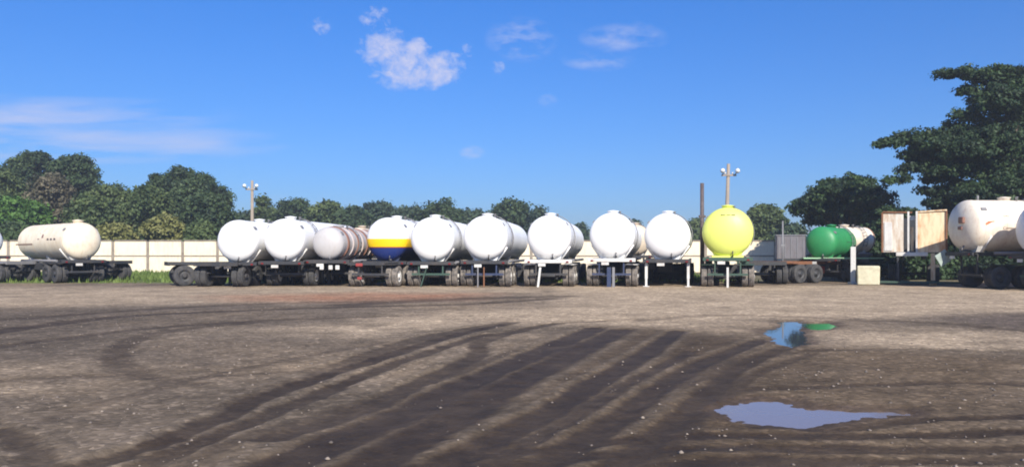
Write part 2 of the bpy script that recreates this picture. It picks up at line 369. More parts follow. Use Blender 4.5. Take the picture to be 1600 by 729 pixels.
col = over(col, damp * .78, (.076, .052, .031)); col = over(col, damp2 * .62, (.088, .06, .036)); col = over(col, darkr * .6, (.1, .078, .066))
col = over(col, np.clip(ridge * .8 * (fine * 1.3), 0, .7) * (1 - .55 * pal), (.155, .122, .09))
col = over(col, trk * .92 * (.65 + .6 * patch2), (.048, .033, .021))
wet = np.clip(.75 * trk + .4 * damp, 0, 1)
Z = np.zeros(X.shape); z = (patch - .5) * .02 + (patch2 - .5) * .024 + (fine - .5) * .02 - rut * .024 + ridge * .012
z = np.maximum(z, -.026)
pid = np.full(xx.shape, -1); pbest = np.full(xx.shape, .3)
for pk, (poly, kind) in enumerate(PUD):
    pts = [ground(*p) for p in poly]; d = polydist(wx, wy, pts + pts[:1]); s = np.where(inside(wx, wy, pts), -d, d)
    z = np.where(s < .12, np.minimum(z, -.024 + np.clip(s + (fine - .5) * .3 + (patch2 - .5) * .3, -.25, .12) * .16), z); k = np.clip(1 - s / .25, 0, 1) * .6; q_ = s < pbest; pid[q_] = pk; pbest[q_] = s[q_]
    col = over(col, k, (.06, .042, .034)); wet = np.maximum(wet, k)
edge = np.clip(np.minimum((yy - 3) / 2, (60 - np.abs(xx)) / 5), 0, 1) * np.clip((62 - yy) / 10, 0, 1)
Z[near] = z * edge
col_all = np.empty((X.size, 4)); col_all[:] = (.155, .122, .103, 1); wet_all = np.zeros(X.size)
col_all[near, :3] = col; wet_all[near] = wet * edge
# beyond the lot: short grass and leaf litter
gn = fbm(X * .22, Y * .22, 41, 4); edgeY = 44.5 + (gn - .5) * 3 + np.clip(X, -4, 12) * .15
g = np.clip((Y - edgeY) / 1.5, 0, 1) * np.clip((8 - X) / 14, .3, 1)
gcol = np.stack([.09 + .07 * gn, .13 + .05 * gn, .035 + .03 * gn], 1)
col_all[:, :3] = col_all[:, :3] * (1 - g[:, None]) + gcol * g[:, None]
litter = np.clip((Y - 75) / 6, 0, 1)[:, None]; col_all[:, :3] = col_all[:, :3] * (1 - litter) + np.array([.06, .07, .035])[None] * litter
nx, ny = len(xs), len(ys); I = (np.arange(ny - 1)[:, None] * nx + np.arange(nx - 1)[None]).ravel()
gm = fast_mesh('ground', np.stack([X, Y, Z], 1), np.stack([I, I + 1, I + nx + 1, I + nx], 1), smooth=True)
at = gm.color_attributes.new('soil', 'FLOAT_COLOR', 'POINT'); at.data.foreach_set('color', col_all.astype(np.float32).ravel())
at = gm.attributes.new('wet', 'FLOAT', 'POINT'); at.data.foreach_set('value', wet_all.astype(np.float32))
m = mat('gravel_and_mud'); b = bsdf(m)
a = nd(m, 'ShaderNodeAttribute', attribute_name='soil'); w = nd(m, 'ShaderNodeAttribute', attribute_name='wet')
tc_ = nd(m, 'ShaderNodeTexCoord')
def gnoise(scale, detail, rough=.65):
    n = nd(m, 'ShaderNodeTexNoise'); n.inputs['Scale'].default_value = scale; n.inputs['Detail'].default_value = detail; n.inputs['Roughness'].default_value = rough
    lk(m, tc_.outputs['Object'], n.inputs['Vector']); return n.outputs[0]
v = nd(m, 'ShaderNodeTexVoronoi'); v.inputs['Scale'].default_value = 17; lk(m, tc_.outputs['Object'], v.inputs['Vector'])
sepc = nd(m, 'ShaderNodeSeparateColor'); lk(m, v.outputs['Color'], sepc.inputs[0])
stone = ramp(m, sepc.outputs[0], [(0, .72), (.6, .97), (.86, 1.15), (1, 1.65)])
dry = mth(m, 'SUBTRACT', 1, mth(m, 'MULTIPLY', w.outputs['Fac'], .75))
c = cmix(m, dry, a.outputs['Color'], cmix(m, 1, a.outputs['Color'], stone, 'MULTIPLY'))
c = cmix(m, 1, c, ramp(m, gnoise(2.4, 9, .75), [(.28, .55), (.5, 1), (.75, 1.5)]), 'MULTIPLY')
c = cmix(m, 1, c, ramp(m, gnoise(.5, 6, .7), [(.3, .72), (.5, 1), (.7, 1.28)]), 'MULTIPLY')
lk(m, c, b.inputs['Base Color'])
lk(m, mth(m, 'SUBTRACT', .95, mth(m, 'MULTIPLY', w.outputs['Fac'], .3)), b.inputs['Roughness']); b.inputs['Specular IOR Level'].default_value = .12
hgt = mth(m, 'ADD', mth(m, 'MULTIPLY', gnoise(9, 8, .75), .9), mth(m, 'MULTIPLY', mth(m, 'SUBTRACT', 1, v.outputs['Distance']), .35))
bump(m, hgt, .55, .05)
gm.materials.append(m); go = link('ground', gm); go['kind'] = 'structure'

def water(name, base, rough):
    m = mat(name); b = bsdf(m); b.inputs['Base Color'].default_value = (*base, 1); b.inputs['Roughness'].default_value = rough; b.inputs['IOR'].default_value = 1.36
    n = nd(m, 'ShaderNodeTexNoise'); n.inputs['Scale'].default_value = 5; n.inputs['Detail'].default_value = 3
    t = nd(m, 'ShaderNodeTexCoord'); lk(m, t.outputs['Object'], n.inputs['Vector']); bump(m, n.outputs[0], .03, .02); return m
WM = dict(mud=water('muddy_water', (.2, .155, .145), .1), blue=water('clear_water', (.05, .06, .07), .03), green=water('green_reflection_water', (.05, .11, .05), .04))  # green puddle: the green tank's reflection is also tinted into the water colour
pid_all = np.full(X.size, -1); pid_all[near] = pid
for pk, (poly, kind) in enumerate(PUD):
    q4 = np.stack([I, I + 1, I + nx + 1, I + nx], 1); q4 = q4[pid_all[I] == pk]
    u_, inv = np.unique(q4.ravel(), return_inverse=True)
    me = fast_mesh('puddle', np.stack([X[u_], Y[u_], np.full(len(u_), -.031)], 1), inv.reshape(-1, 4)); me.materials.append(WM[kind])
    o = link('puddle', me); o['kind'] = 'structure'

# loose stones on the yard
n = 9000; sy = 4.8 + (rng.random(n) ** 1.7) * 24; sx = (rng.random(n) - .5) * (sy * 1.55 + 3)
keep = np.ones(n, bool)
for poly, kind in PUD:
    pts = [ground(*p) for p in poly]; keep &= ~(inside(sx, sy, pts) | (polydist(sx, sy, pts + pts[:1]) < .25))
dens = fbm(sx * 1.1, sy * 1.1, 71, 4)
dt = np.full(n, 1e9)
for pts, w_, s_ in TR[:10]: dt = np.minimum(dt, polydist(sx, sy, catmull([ground(*p) for p in pts])) - w_ * 1.1)
keep &= (rng.random(n) < np.clip((dens - .3) * 2.2, .12, 1)) & ((dt > 0) | (rng.random(n) < .12))
sx, sy = sx[keep], sy[keep]; n = len(sx)
ico = np.array([(0, 0, 1), (.9, 0, .1), (.28, .85, .05), (-.72, .5, .12), (-.7, -.55, 0), (.3, -.85, .1), (0, 0, -.6)])
tri = np.array([(0, 1, 2), (0, 2, 3), (0, 3, 4), (0, 4, 5), (0, 5, 1), (6, 2, 1), (6, 3, 2), (6, 4, 3), (6, 5, 4), (6, 1, 5)])
sz = .008 + rng.random(n) ** 4 * .024; ang = rng.random(n) * 6.28
v0 = ico[None] * (sz[:, None, None] * (.7 + .6 * rng.random((n, 7, 3)))); ca, sa = np.cos(ang)[:, None], np.sin(ang)[:, None]
vv = np.stack([v0[..., 0] * ca - v0[..., 1] * sa + sx[:, None], v0[..., 0] * sa + v0[..., 1] * ca + sy[:, None], v0[..., 2] * .6 + sz[:, None] * .1 ], 2)
ixr = np.clip(np.searchsorted(xs, sx), 0, nx - 1); iyr = np.clip(np.searchsorted(ys, sy), 0, ny - 1); vv[..., 2] += Z[iyr * nx + ixr][:, None]
me = fast_mesh('gravel', vv.reshape(-1, 3), faces3=(tri[None] + (np.arange(n) * 7)[:, None, None]).reshape(-1, 3))
at = me.attributes.new('var', 'FLOAT', 'POINT'); at.data.foreach_set('value', np.repeat(rng.random(n), 7).astype(np.float32))
m = mat('loose_stone'); b = bsdf(m); b.inputs['Roughness'].default_value = .9; a = nd(m, 'ShaderNodeAttribute', attribute_name='var')
lk(m, ramp(m, a.outputs['Fac'], [(0, (.09, .075, .065)), (.6, (.22, .18, .15)), (1, (.3, .25, .2))]), b.inputs['Base Color'])
me.materials.append(m); o = link('gravel', me); o['kind'] = 'stuff'; o['label'] = 'small grey brown stones scattered over the muddy yard'; o['category'] = 'gravel'

# grass tufts before the wall
n = 42000; tx = -48 + rng.random(n) * 62; ty = 44.3 + rng.random(n) * 27
keep = rng.random(n) < np.clip((fbm(tx * .5, ty * .5, 12) - .3) * 3, .1, 1) * np.clip((ty - 43.8) / 3, .1, 1); tx, ty = tx[keep], ty[keep]; n = len(tx)
a_ = rng.random(n) * 6.28; wdt = .03 + rng.random(n) * .05; h = .08 + rng.random(n) ** 2 * .3; ln = (rng.random((n, 2)) - .5) * .15
p0 = np.stack([tx - np.cos(a_) * wdt, ty - np.sin(a_) * wdt, np.full(n, -.02)], 1); p1 = np.stack([tx + np.cos(a_) * wdt, ty + np.sin(a_) * wdt, np.full(n, -.02)], 1)
p2 = np.stack([tx + ln[:, 0], ty + ln[:, 1], h], 1)
me = fast_mesh('grass', np.stack([p0, p1, p2], 1).reshape(-1, 3), faces3=np.arange(n * 3).reshape(-1, 3))
at = me.attributes.new('var', 'FLOAT', 'POINT'); at.data.foreach_set('value', np.repeat(rng.random(n), 3).astype(np.float32))
me.materials.append(leafmat('grass_blades', (.06, .1, .02), (.1, .17, .03), (.2, .26, .07))); o = link('grass', me)
o['kind'] = 'stuff'; o['label'] = 'short green grass growing along the foot of the cream wall'; o['category'] = 'grass'

# ------------------------------------------------------------------ wall
WD = 72.0; bay = 3.12; x0 = gx(177, WD) - bay * 8; nb = 38; H1 = .02; ztop = gz(377, WD); zmid = gz(400, WD)
wl = thing('boundary_wall', 'long cream panel wall with grey posts and coping behind the trailers', 'wall', (x0, WD, 0))
pn = MB().box((bay / 2, 0, zmid / 2 - .06), (bay - .24, .1, zmid + .02)).box((bay / 2, 0, (zmid + .1 + ztop) / 2), (bay - .24, .1, ztop - zmid - .08)).mesh('panel', M['wall'])
ps = MB().box((0, 0, ztop / 2 - .05), (.24, .22, ztop + .1)).mesh('post', M['wallpost'])
rl = MB().box((bay / 2, .0, zmid + .03), (bay - .24, .16, .12)).mesh('rail', M['wallpost'])
cp = MB().box((bay / 2, .0, ztop + .06), (bay - .24, .2, .12), bev=.02).mesh('coping', M['wallpost'])
for i in range(nb):
    for nm, md in (('panel', pn), ('post', ps), ('rail', rl), ('coping', cp)): link(nm, md, wl, (i * bay, 0, 0))

# ------------------------------------------------------------------ vehicles' running gear
TY = [(-.14, .3), (-.14, .44), (-.125, .495), (-.1, .518), (-.062, .522), (-.058, .508), (-.05, .508), (-.046, .524), (-.006, .525), (-.003, .51), (.003, .51), (.006, .525),
      (.046, .524), (.05, .508), (.058, .508), (.062, .522), (.1, .518), (.125, .495), (.14, .44), (.14, .3)]
def tyre_mesh(mt):
    b = MB(); b.lathe(TY, axis='X', seg=30)
    # leave the bead opening: remove the end caps
    bmesh.ops.delete(b.b, geom=[f for f in b.b.faces if len(f.verts) > 4], context='FACES'); return b.mesh('tyre', mt)
tyreA, tyreB = tyre_mesh(M['tyre']), tyre_mesh(M['tyre2'])
def rim_mesh(mt):
    b = MB(); b.lathe([(-.12, .305), (.12, .305), (.125, .29), (.05, .25), (.03, .17), (.06, .15), (.06, .11), (.16, .1), (.165, .07)], axis='X', seg=24)
    for k in range(10):
        t = k * math.tau / 10; b.box((.065, math.cos(t) * .13, math.sin(t) * .13), (.03, .025, .025))
    return b.mesh('wheel', mt)
rimA, rimB = rim_mesh(M['rimw']), rim_mesh(M['dark'])
AX = MB().tube([(-1.0, 0, .52), (1.0, 0, .52)], .07, 10).box((-.52, 0, .68), (.09, 1.0, .07)).box((.52, 0, .68), (.09, 1.0, .07)).box((-.52, 0, .86), (.12, .16, .36)).box((.52, 0, .86), (.12, .16, .36)).mesh('axle', M['dark'])
def axle(root, y, tyre=tyreA, rim=rimA, hw=1.12):
    link('axle', AX, root, (0, y, 0))
    for sx_ in (-1, 1):
        for k in (0, .31):
            w = link('wheel', rim, root, (sx_ * (hw - k), y, .525)); w.rotation_euler = (random.random() * 6, 0, 0 if sx_ > 0 else math.pi)
            link('tyre', tyre, w)
def tank_prof(L, r, head=.5, seams=()):
    h = r * head; p = []
    for k in range(13):
        t = math.pi / 2 * k / 12; p.append((h - h * math.cos(t), max(r * math.sin(t), .01)))
    ys_ = [h + .08] + [h + (L - 2 * h) * f for f in seams]
    for y_ in ys_: p += [(y_ - .06, r), (y_ - .03, r), (y_, r), (y_ + .012, r + .008), (y_ + .04, r + .008), (y_ + .052, r), (y_ + .08, r), (y_ + .12, r)]
    p += [(L - h - .1, r), (L - h - .03, r)]
    for k in range(11, -1, -1):
        t = math.pi / 2 * k / 12; p.append((L - h + h * math.cos(t), max(r * math.sin(t), .01)))
    return p
def tanker(label, px, py_c, rpx, d, theta, L, tank='white', chassis='dark', wheels=(.9, 2.15, 3.4), tank_off=0.0, legs=(.62,), dark_tyres=False, whiterim=True,
           deck='dark', stand=(), dome=1.3, braces=True, saddle='whitesteel', wshift=0, flaps=False, group='tanker trailers parked in a row'):
    r = rpx / F * d; zc = gz(py_c, d); x = gx(px, d)
    root = thing('tanker_trailer', label, 'tanker trailer', (x, d, 0), -R(theta), group)
    th = tank_off; ty_, rm_ = (tyreB if dark_tyres else tyreA), (rimA if whiterim else rimB)
    tk = MB().lathe([(a_ + th, r_) for a_, r_ in tank_prof(L, r, .5, (.33, .66))], (0, 0, zc), 'Y', 56).build('tank', M[tank], root)
    fz = zc - r - .12; fz = max(fz, 1.12)
    # manhole and valve dome on the crown of the tank
    mh = MB().lathe([(-.12, .26), (.09, .26), (.1, .3), (.13, .3), (.14, .22), (.17, .05)], (0, th + dome, zc + r), 'Z', 20).build('manhole', M[tank if tank not in ('tri',) else 'white'], root)
    MB().lathe([(-.05, .05), (.16, .05), (.17, .08), (.2, .08)], (0.32, th + dome + .4, zc + r - .06), 'Z', 12).build('relief_valve', M['greysteel'], root)
    # saddles: plates cut to the belly of the tank
    for y_ in (th + .75, th + L * .5, th + L - .9):
        s = MB(); w_ = r * .62; n_ = 8; vt = []
        for sgn in (-1, 1):
            row = [s.b.verts.new((-w_ * .8 , y_ + sgn * .14, fz + .1)), s.b.verts.new((w_ * .8, y_ + sgn * .14, fz + .1))]
            arc = [s.b.verts.new((w_ * (1 - 2 * k / n_), y_ + sgn * .14, zc - math.sqrt(max(r * r - (w_ * (1 - 2 * k / n_)) ** 2, 0)) + .015)) for k in range(n_ + 1)]
            vt.append(row + arc)
        s.b.faces.new(vt[0]); s.b.faces.new(vt[1][::-1]); m_ = len(vt[0])
        for k in range(m_): s.b.faces.new((vt[0][k], vt[0][(k + 1) % m_], vt[1][(k + 1) % m_], vt[1][k]))
        s.build('saddle', M[saddle], root)
    # frame
    f = MB(); y0 = .12; y1 = th + L - .2
    for sx_ in (-.46, .46): f.box((sx_, (y0 + y1) / 2, fz), (.11, y1 - y0, .2))
    k_ = y0 + .6
    while k_ < y1: f.box((0, k_, fz - .02), (.81, .09, .12)); k_ += 1.25
    f.build('chassis', M[chassis], root)
    dk = MB().box((0, y0 - .03, fz + .0), (2.35, .09, .16), bev=.015).box((0, y0 + .3, fz + .085), (2.3, .5, .03)); dk.build('rear_crossbeam', M[deck], root)
    for sx_ in (-1, 1):
        MB().box((sx_ * .95, y0 - .09, fz - .02), (.12, .03, .08), bev=.01).build('tail_light', M['lens'], root)
    if wheels:
        g_ = MB().box((0, wheels[0] - .72, .62), (1.9, .07, .1)); 
        for sx_ in (-.6, .6): g_.box((sx_, wheels[0] - .72, (.62 + fz) / 2), (.07, .06, fz - .62))
        g_.build('underrun_bar', M[chassis], root)
        for wy_ in wheels: axle(root, wy_, ty_, rm_)
        MB().box((0, wheels[-1] + .75, .66), (2.3, .03, .8)).build('dark_gap_sheet', M['dark'], root)  # dark sheet added to close see-through gaps in the shaded underside
        MB().box((-.95, sum(wheels) / len(wheels), 1.09), (.62, 1.25 * len(wheels), .025)).box((.95, sum(wheels) / len(wheels), 1.09), (.62, 1.25 * len(wheels), .025)).build('mudguard', M[deck], root)
    if flaps:
        for sx_ in (-1, 1): MB().box((sx_ * .95, wheels[-1] + .66, .62), (.56, .02, .55)).build('mud_flap', M['whitesteel'], root)
    for fr in legs:
        for sx_ in (-1, 1):
            yl = th + L * fr if fr > 0 else .35
            lg = MB().box((sx_ * (.62 if fr > 0 else 1.02), yl, (fz + .25) / 2 + .1), (.13, .13, fz - .3), bev=.01).box((sx_ * (.62 if fr > 0 else 1.02), yl, .2), (.1, .1, .4)).box((sx_ * (.62 if fr > 0 else 1.02), yl, .015), (.3, .3, .03))
            lg.build('landing_leg', M['whitesteel' if fr == 0 else chassis], root)
    if braces:
        for sx_ in (-1, 1):
            MB().tube([(sx_ * r * .52, th + .9, fz + .1), (sx_ * r * .93, th + 1.0, zc - r * .42)], .055, 8).build('brace', M[saddle], root)
    for (sx_, lean, mt, w_) in stand:
        MB().box((sx_, y0 - .2, .48), (w_, .07, .98), ry=lean).build('support_post', M[mt], root)
    # valve box slung under the frame
    MB().box((-.25, th + L * .42, fz - .38), (.8, .8, .5), bev=.03).build('valve_box', M[chassis], root)
    for sx_ in (-1, 1):                                  # side boxes, spare gear and hoses hung along the frame
        MB().box((sx_ * .95, th + L * .5, fz - .3), (.35, L * .22, .42), bev=.03).build('side_box', M[chassis], root)
        MB().tube([(sx_ * 1.05, th + 1.2, fz + .04), (sx_ * 1.05, th + L - 1.2, fz + .04)], .07, 8).build('hose_tube', M['greysteel'], root)
    if L > 8.5 and abs(theta) < 30:
        for wy_ in (th + L - 2.6, th + L - 1.3): axle(root, wy_, tyreB, rimB)
        MB().box((0, th + L * .72, .5), (2.1, .5, .7), bev=.04).build('tool_box', M['dark'], root)
    for sx_ in (-1, 1):                                  # lifting lugs high on the near shoulder
        MB().box((sx_ * (r + .02) * .8, th + r * .5 + .12, zc + (r + .02) * .6), (.05, .26, .16), ry=-sx_ * .64).build('lifting_lug', M['greysteel'], root)
    la = MB()                                            # ladder up the far shoulder to the manhole
    for q in (-.17, .17): la.tube([((r + .1) * math.cos(a), th + dome + q + .9, zc + (r + .1) * math.sin(a)) for a in np.linspace(-.5, 1.35, 9)], .02, 5)
    for a in np.linspace(-.4, 1.25, 8): la.tube([((r + .1) * math.cos(a), th + dome + .73, zc + (r + .1) * math.sin(a)), ((r + .1) * math.cos(a), th + dome + 1.07, zc + (r + .1) * math.sin(a))], .016, 5)
    la.build('ladder', M['greysteel'], root)
    MB().box((-.3, y0 - .1, fz - .16), (.36, .02, .14)).build('number_plate', M['whitesteel'], root)
    # pipework on the near head
    MB().tube([(r * .2, th + r * .5 * (1 - .55) - .02, zc - r * .78), (r * .2, th + .1, fz + .16), (r * .2, th + 1.4, fz + .16)], .04, 8).build('pipe', M['greysteel'], root)
    root['_dims'] = [r, zc, th, fz]
    return root
def dims(t): v = list(t['_dims']); return v
def on_side(root, pts, r, zc, mt, name, side=1, off=.008):   # flat marks laid on the curved shell: pts = list of polygons of (y along, height angle in metres)
    b = MB()
    for poly in pts:
        vs = [b.b.verts.new((side * (r + off) * math.cos(a / r), y, zc + (r + off) * math.sin(a / r))) for y, a in poly]
        b.b.faces.new(vs)
    return b.build(name, mt, root)

white_trailers = [
 # label, px, pyc, r, theta, L, extras
 ('leftmost white tanker of the row, next to the bare axle bogies', 364, 376, 33, 7, 9, dict(tank='white', wheels=(3.2, 4.5), legs=(.3,), dark_tyres=True, whiterim=False, dome=3)),
 ('white tanker trailer between the leftmost white tanker and the grey ribbed tank', 438, 374, 33, 7, 10, dict(wheels=(1.6, 2.9), dark_tyres=True, legs=(.3,), saddle='whitesteel')),
 ('white tanker trailer just right of the yellow and blue banded tanker', 672, 373, 34.5, 6, 11, dict(stand=((-.3, .3, 'darkgreen', .05),), chassis='darkgreen')),
 ('white tanker trailer with two thin short posts between its dusty wheels', 756, 371, 35, 6.5, 12, dict(stand=((-.28, 0, 'greysteel', .06), (.02, 0, 'rust', .06)), tank='white', chassis='darkblue', saddle='white', legs=(.35, .62))),
 ('white tanker trailer with one leaning white post between its wheels', 856, 370, 34.5, 8.5, 12, dict(stand=((-.42, .12, 'whitesteel', .1),), deck='whitesteel', saddle='white')),
 ('white tanker trailer with a blue post and white rear beam between its wheels', 955, 367, 35.5, 11, 12, dict(stand=((-.1, 0, 'darkblue', .2), (.12, 0, 'greysteel', .12)), deck='whitesteel', saddle='white', chassis='darkblue', flaps=True)),
 ('white tanker trailer without near wheels, on white legs, left of the yellow tanker', 1042, 368, 36, 13, 11, dict(wheels=(6.5, 7.8), legs=(0,), dark_tyres=True, saddle='white', tank='white2')),
]
RX = {}
for i, (lab, px, pc, rp, th_, L_, kw) in enumerate(white_trailers):
    RX[i] = tanker(lab, px, pc, rp, 39.4, th_, L_, **kw)
grey = tanker('small light grey tank trailer ringed with brown and white bands', 509, 379.5, 25.5, 39.6, 6, 7.5, tank='grey', wheels=(3, 4.3), dark_tyres=True, legs=(.3,), dome=2, braces=False, saddle='dark', group='odd tanks in the row')
r_, zc_, th__, fz_ = dims(grey)
for k in range(7):
    y_ = 1.0 + k * .85
    MB().lathe([(y_, r_ - .02), (y_, r_ + .055), (y_ + .22, r_ + .055), (y_ + .22, r_ - .02)], (0, 0, zc_), 'Y', 48, False).build('ring', M['paleband' if k % 2 else 'ribrust'], grey)
for sx_ in (-.2, .25, .6): MB().box((sx_, -.02, .95), (.2, .08, .22), bev=.02).build('lamp_box', M['whitesteel'], grey)
banded = tanker('tanker with white top, yellow stripe and dark blue belly', 603, 373, 34, 41.2, 11, 9, tank='tri', chassis='dark', wheels=(-1.2, .1), tank_off=.0, legs=(.6,), saddle='darkblue', braces=False, dome=2, group='odd tanks in the row')
banded.location.x = gx(600, 41.2)
MB().box((-.55, -2.0, 1.08), (.36, .1, .16), bev=.03).build('red_coupling', M['red'], banded)
MB().box((-.55, -1.95, .42), (.24, .1, .14), bev=.03).build('red_reflector', M['red'], banded)
MB().box((-.2, -.9, 1.13), (1.9, 2.2, .12)).build('bogie_frame', M['dark'], banded)
yel = tanker('lime yellow tanker trailer beside the tall brown post', 1137, 362, 39.2, 38.8, 14.5, 11, tank='yellow', chassis='darkgreen', deck='darkgreen', saddle='yellow', stand=((.0, 0, 'whitesteel', .1),), legs=(.6,), braces=False, group='odd tanks in the row')
r_, zc_, th__, fz_ = dims(yel)
MB().box((0, .55, zc_ - r_ - .02), (1.5, .5, .16), bev=.02).build('skirt', M['yellow'], yel)
for k, (a0, w_) in enumerate(((-.32, .22), (-.06, .2), (.16, .18))):   # short dark row of marks high on the near head
    MB().box((a0 + .1, .155, zc_ + r_ * .68), (w_, .02, .035), rx=R(-52)).build('marking', M['mark'], yel)

# the left, side-on tankers
lt = tanker('weathered cream tanker seen side-on at left in front of the cream wall', 133, 376, 29, 45, -49, 7.9, tank='dirtywhite', wheels=(1.0, 2.3), dark_tyres=True, whiterim=False, legs=(.55, .72), dome=1.0, braces=True, group='side-on tankers at the left')
r_, zc_, th__, fz_ = dims(lt)
def small_text(root, txt, size, y0, a0, r, zc, mt, side=1, depth=.01):
    cu = bpy.data.curves.new('lettering', 'FONT'); cu.body = txt; cu.size = size; cu.resolution_u = 3
    tmp = bpy.data.objects.new('lettering_curve', cu); C.objects.link(tmp); bpy.context.view_layer.update(); dg = bpy.context.evaluated_depsgraph_get(); me = bpy.data.meshes.new_from_object(tmp.evaluated_get(dg))
    C.objects.unlink(tmp); bpy.data.objects.remove(tmp)
    assert len(me.vertices) > 20
    for v in me.vertices:
        a = (a0 + v.co.y) / r; y = y0 + side * v.co.x
        v.co = Vector((side * (r + depth) * math.cos(a), y, zc + (r + depth) * math.sin(a)))
    me.materials.clear(); me.materials.append(mt); return link('lettering', me, root)
on_side(lt, [[(1.4 + .5 * k, .05), (1.75 + .5 * k, .05), (1.7 + .5 * k, .16), (1.45 + .5 * k, .15)] for k in (0, 1, 2)], r_ , zc_, M['mark'], 'marking', -1)
on_side(lt, [[(5.0, -.2), (7.8, -.2), (7.8, -.12), (5.0, -.12)], [(3.9, .1), (4.2, .1), (4.05, .5), (3.95, .5)], [(3.3, .2), (3.6, .2), (3.55, .42), (3.35, .4)]], r_, zc_, M['ribrust'], 'stain_mark', -1)
le = tanker('pale tanker cut off by the left edge of the picture', -13, 377, 22, 50, -60, 7, tank='white2', wheels=(1.0, 2.3), dark_tyres=True, legs=(.6,), group='side-on tankers at the left')
# green tank and the cream one behind it
gr = tanker('glossy green tank trailer under the dark tree on a pale green deck', 1279, 378, 24.5, 45.5, 42, 3.9, tank='green', wheels=(2.0,), dark_tyres=True, whiterim=False, legs=(), dome=1.9, deck='dark', braces=False, saddle='green', group='odd tanks in the row')
r_, zc_, th__, fz_ = dims(gr)
MB().box((.9, 1.2, zc_ - r_ - .02), (4.6, .5, .07), rz=R(42)).build('deck_edge', paint('pale_green_paint', (.3, .5, .3), amount=.4), gr)
on_side(gr, [[(1.9, .0), (2.6, .0), (2.35, .5)]], r_, zc_, M['darkgreen'], 'marking', 1)
crm = tanker('cream tank with a rusty end behind the green tank', 1298, 374, 20, 49.5, 62, 3.4, tank='cream', wheels=(2.2,), dark_tyres=True, whiterim=False, legs=(), dome=1.2, braces=False, group='odd tanks in the row')
r_, zc_, th__, fz_ = dims(crm)
MB().lathe([(2.95, r_ - .02), (2.95, r_ + .015), (3.05, r_ + .01), (3.25, r_ * .8), (3.44, r_ * .45)], (0, 0, zc_), 'Y', 40).build('rusty_end', M['ribrust'], crm)
big = tanker('large cream tanker side-on at right with faded red and dark lettering', 1493, 352.5, 40, 38.2, 86, 11.5, tank='cream', wheels=(1.4, 2.7), dark_tyres=True, whiterim=False, legs=(.6,), dome=2.4, group='side-on tankers at the right')
r_, zc_, th__, fz_ = dims(big)
small_text(big, 'Comercial', .19, 1.5, -.2, r_, zc_, M['mark']); small_text(big, 'GAS', .15, 1.55, .38, r_, zc_, M['orange'])
on_side(big, [[(.66, .1), (1.1, .14), (1.1, .19), (.76, .17), (.74, .0), (.66, -.02)]], r_, zc_, M['orange'], 'faded_mark')
MB().box((-.9, -.05, 1.42), (.05, .62, .62), rx=R(32), bev=.01).build('placard', M['placard'], big)
MB().box((.42, .02, zc_ + .25), (.35, .14, .3), bev=.03).box((.3, .04, zc_ - .12), (.3, .1, .16), bev=.02).build('valve_plate', M['ribrust'], big)
MB().box((0, 4.6, .72), (2.1, 3.0, .72), bev=.06).box((0, 8.2, .72), (2.1, 2.4, .8), bev=.06).build('belly_box', M['darkgreen'], big)
MB().tube([(0, 1.1, zc_ + r_ - .05), (0, 1.1, zc_ + r_ + .22)], .05, 8).build('vent_pipe', M['greysteel'], big)
rt = tanker('shaded tanker cut off by the right edge of the picture', 1600, 358, 39, 35.2, 88, 9, tank='white2', chassis='darkgreen', wheels=(1.2, 2.5), dark_tyres=True, legs=(.6,), group='side-on tankers at the right')
bt = tanker('beige tank of which only the top shows behind the grey ribbed tank', 556, 377, 22, 53, 8, 6, tank='beige', wheels=(2, 3.3), dark_tyres=True, legs=(.6,), group='second row tanks')
bt2 = tanker('beige tank showing behind the white tanker with the blue post', 993, 374, 24, 53.5, 8, 7, tank='beige', wheels=(2, 3.3), dark_tyres=True, legs=(.6,), group='second row tanks')
for o in bpy.data.objects:
    if '_dims' in o: del o['_dims']

# bare bogies and skeletal chassis
def bogie(label, px, d, theta, axles, L, mt='dark', dark=True, extra=None, rim=rimB):
    root = thing('chassis_trailer', label, 'trailer chassis', (gx(px, d), d, 0), -R(theta), 'bare trailer chassis')
    f = MB()
    for sx_ in (-.46, .46): f.box((sx_, L / 2 - .5, 1.12), (.12, L, .18))
    y = -.2
    while y < L - .6: f.box((0, y, 1.11), (.8, .1, .12)); y += .9
    f.build('chassis', M[mt], root)
    for a_ in axles: axle(root, a_, tyreB if dark else tyreA, rim)
    MB().box((0, -.52, 1.12), (2.3, .09, .2), bev=.01).build('rear_crossbeam', M[mt], root)
    for sx_ in (-1, 1): MB().box((sx_ * .9, axles[0], 1.1), (.62, 1.1, .03)).build('mudguard', M[mt], root)
    lg = MB()
    for sx_ in (-.55, .55): lg.box((sx_, L - 1.0, .52), (.12, .12, 1.03))
    lg.build('landing_legs', M['greysteel'], root)
    return root
bogie('bare axle bogie with dark dual tyres left of the white tankers', 278, 41.4, 62, (0.2, 1.35), 3.0)
b2 = bogie('bare chassis with stacked dark tyres under the leftmost white tanker', 345, 39.7, 8, (.2, 1.5), 3)
b3 = bogie('dark flat chassis standing right of the side-on cream tanker', 172, 49, -66, (.1, 1.4), 4.5)
b4 = bogie('rusty low chassis left of the green tank', 1212, 45, 60, (.6, 1.9), 6.5, 'rust')
MB().box((.3, 2.9, .72), (.5, 1.1, .42), bev=.05).build('red_tank', M['red'], b4)
b5 = bogie('dark chassis between yellow tanker and green tank', 1192, 43.2, 12, (.2, 1.5), 5)
b6 = bogie('pale legged chassis at far left below the cut off tank', 28, 46.5, -70, (.2, 1.5), 3.8, 'greysteel')

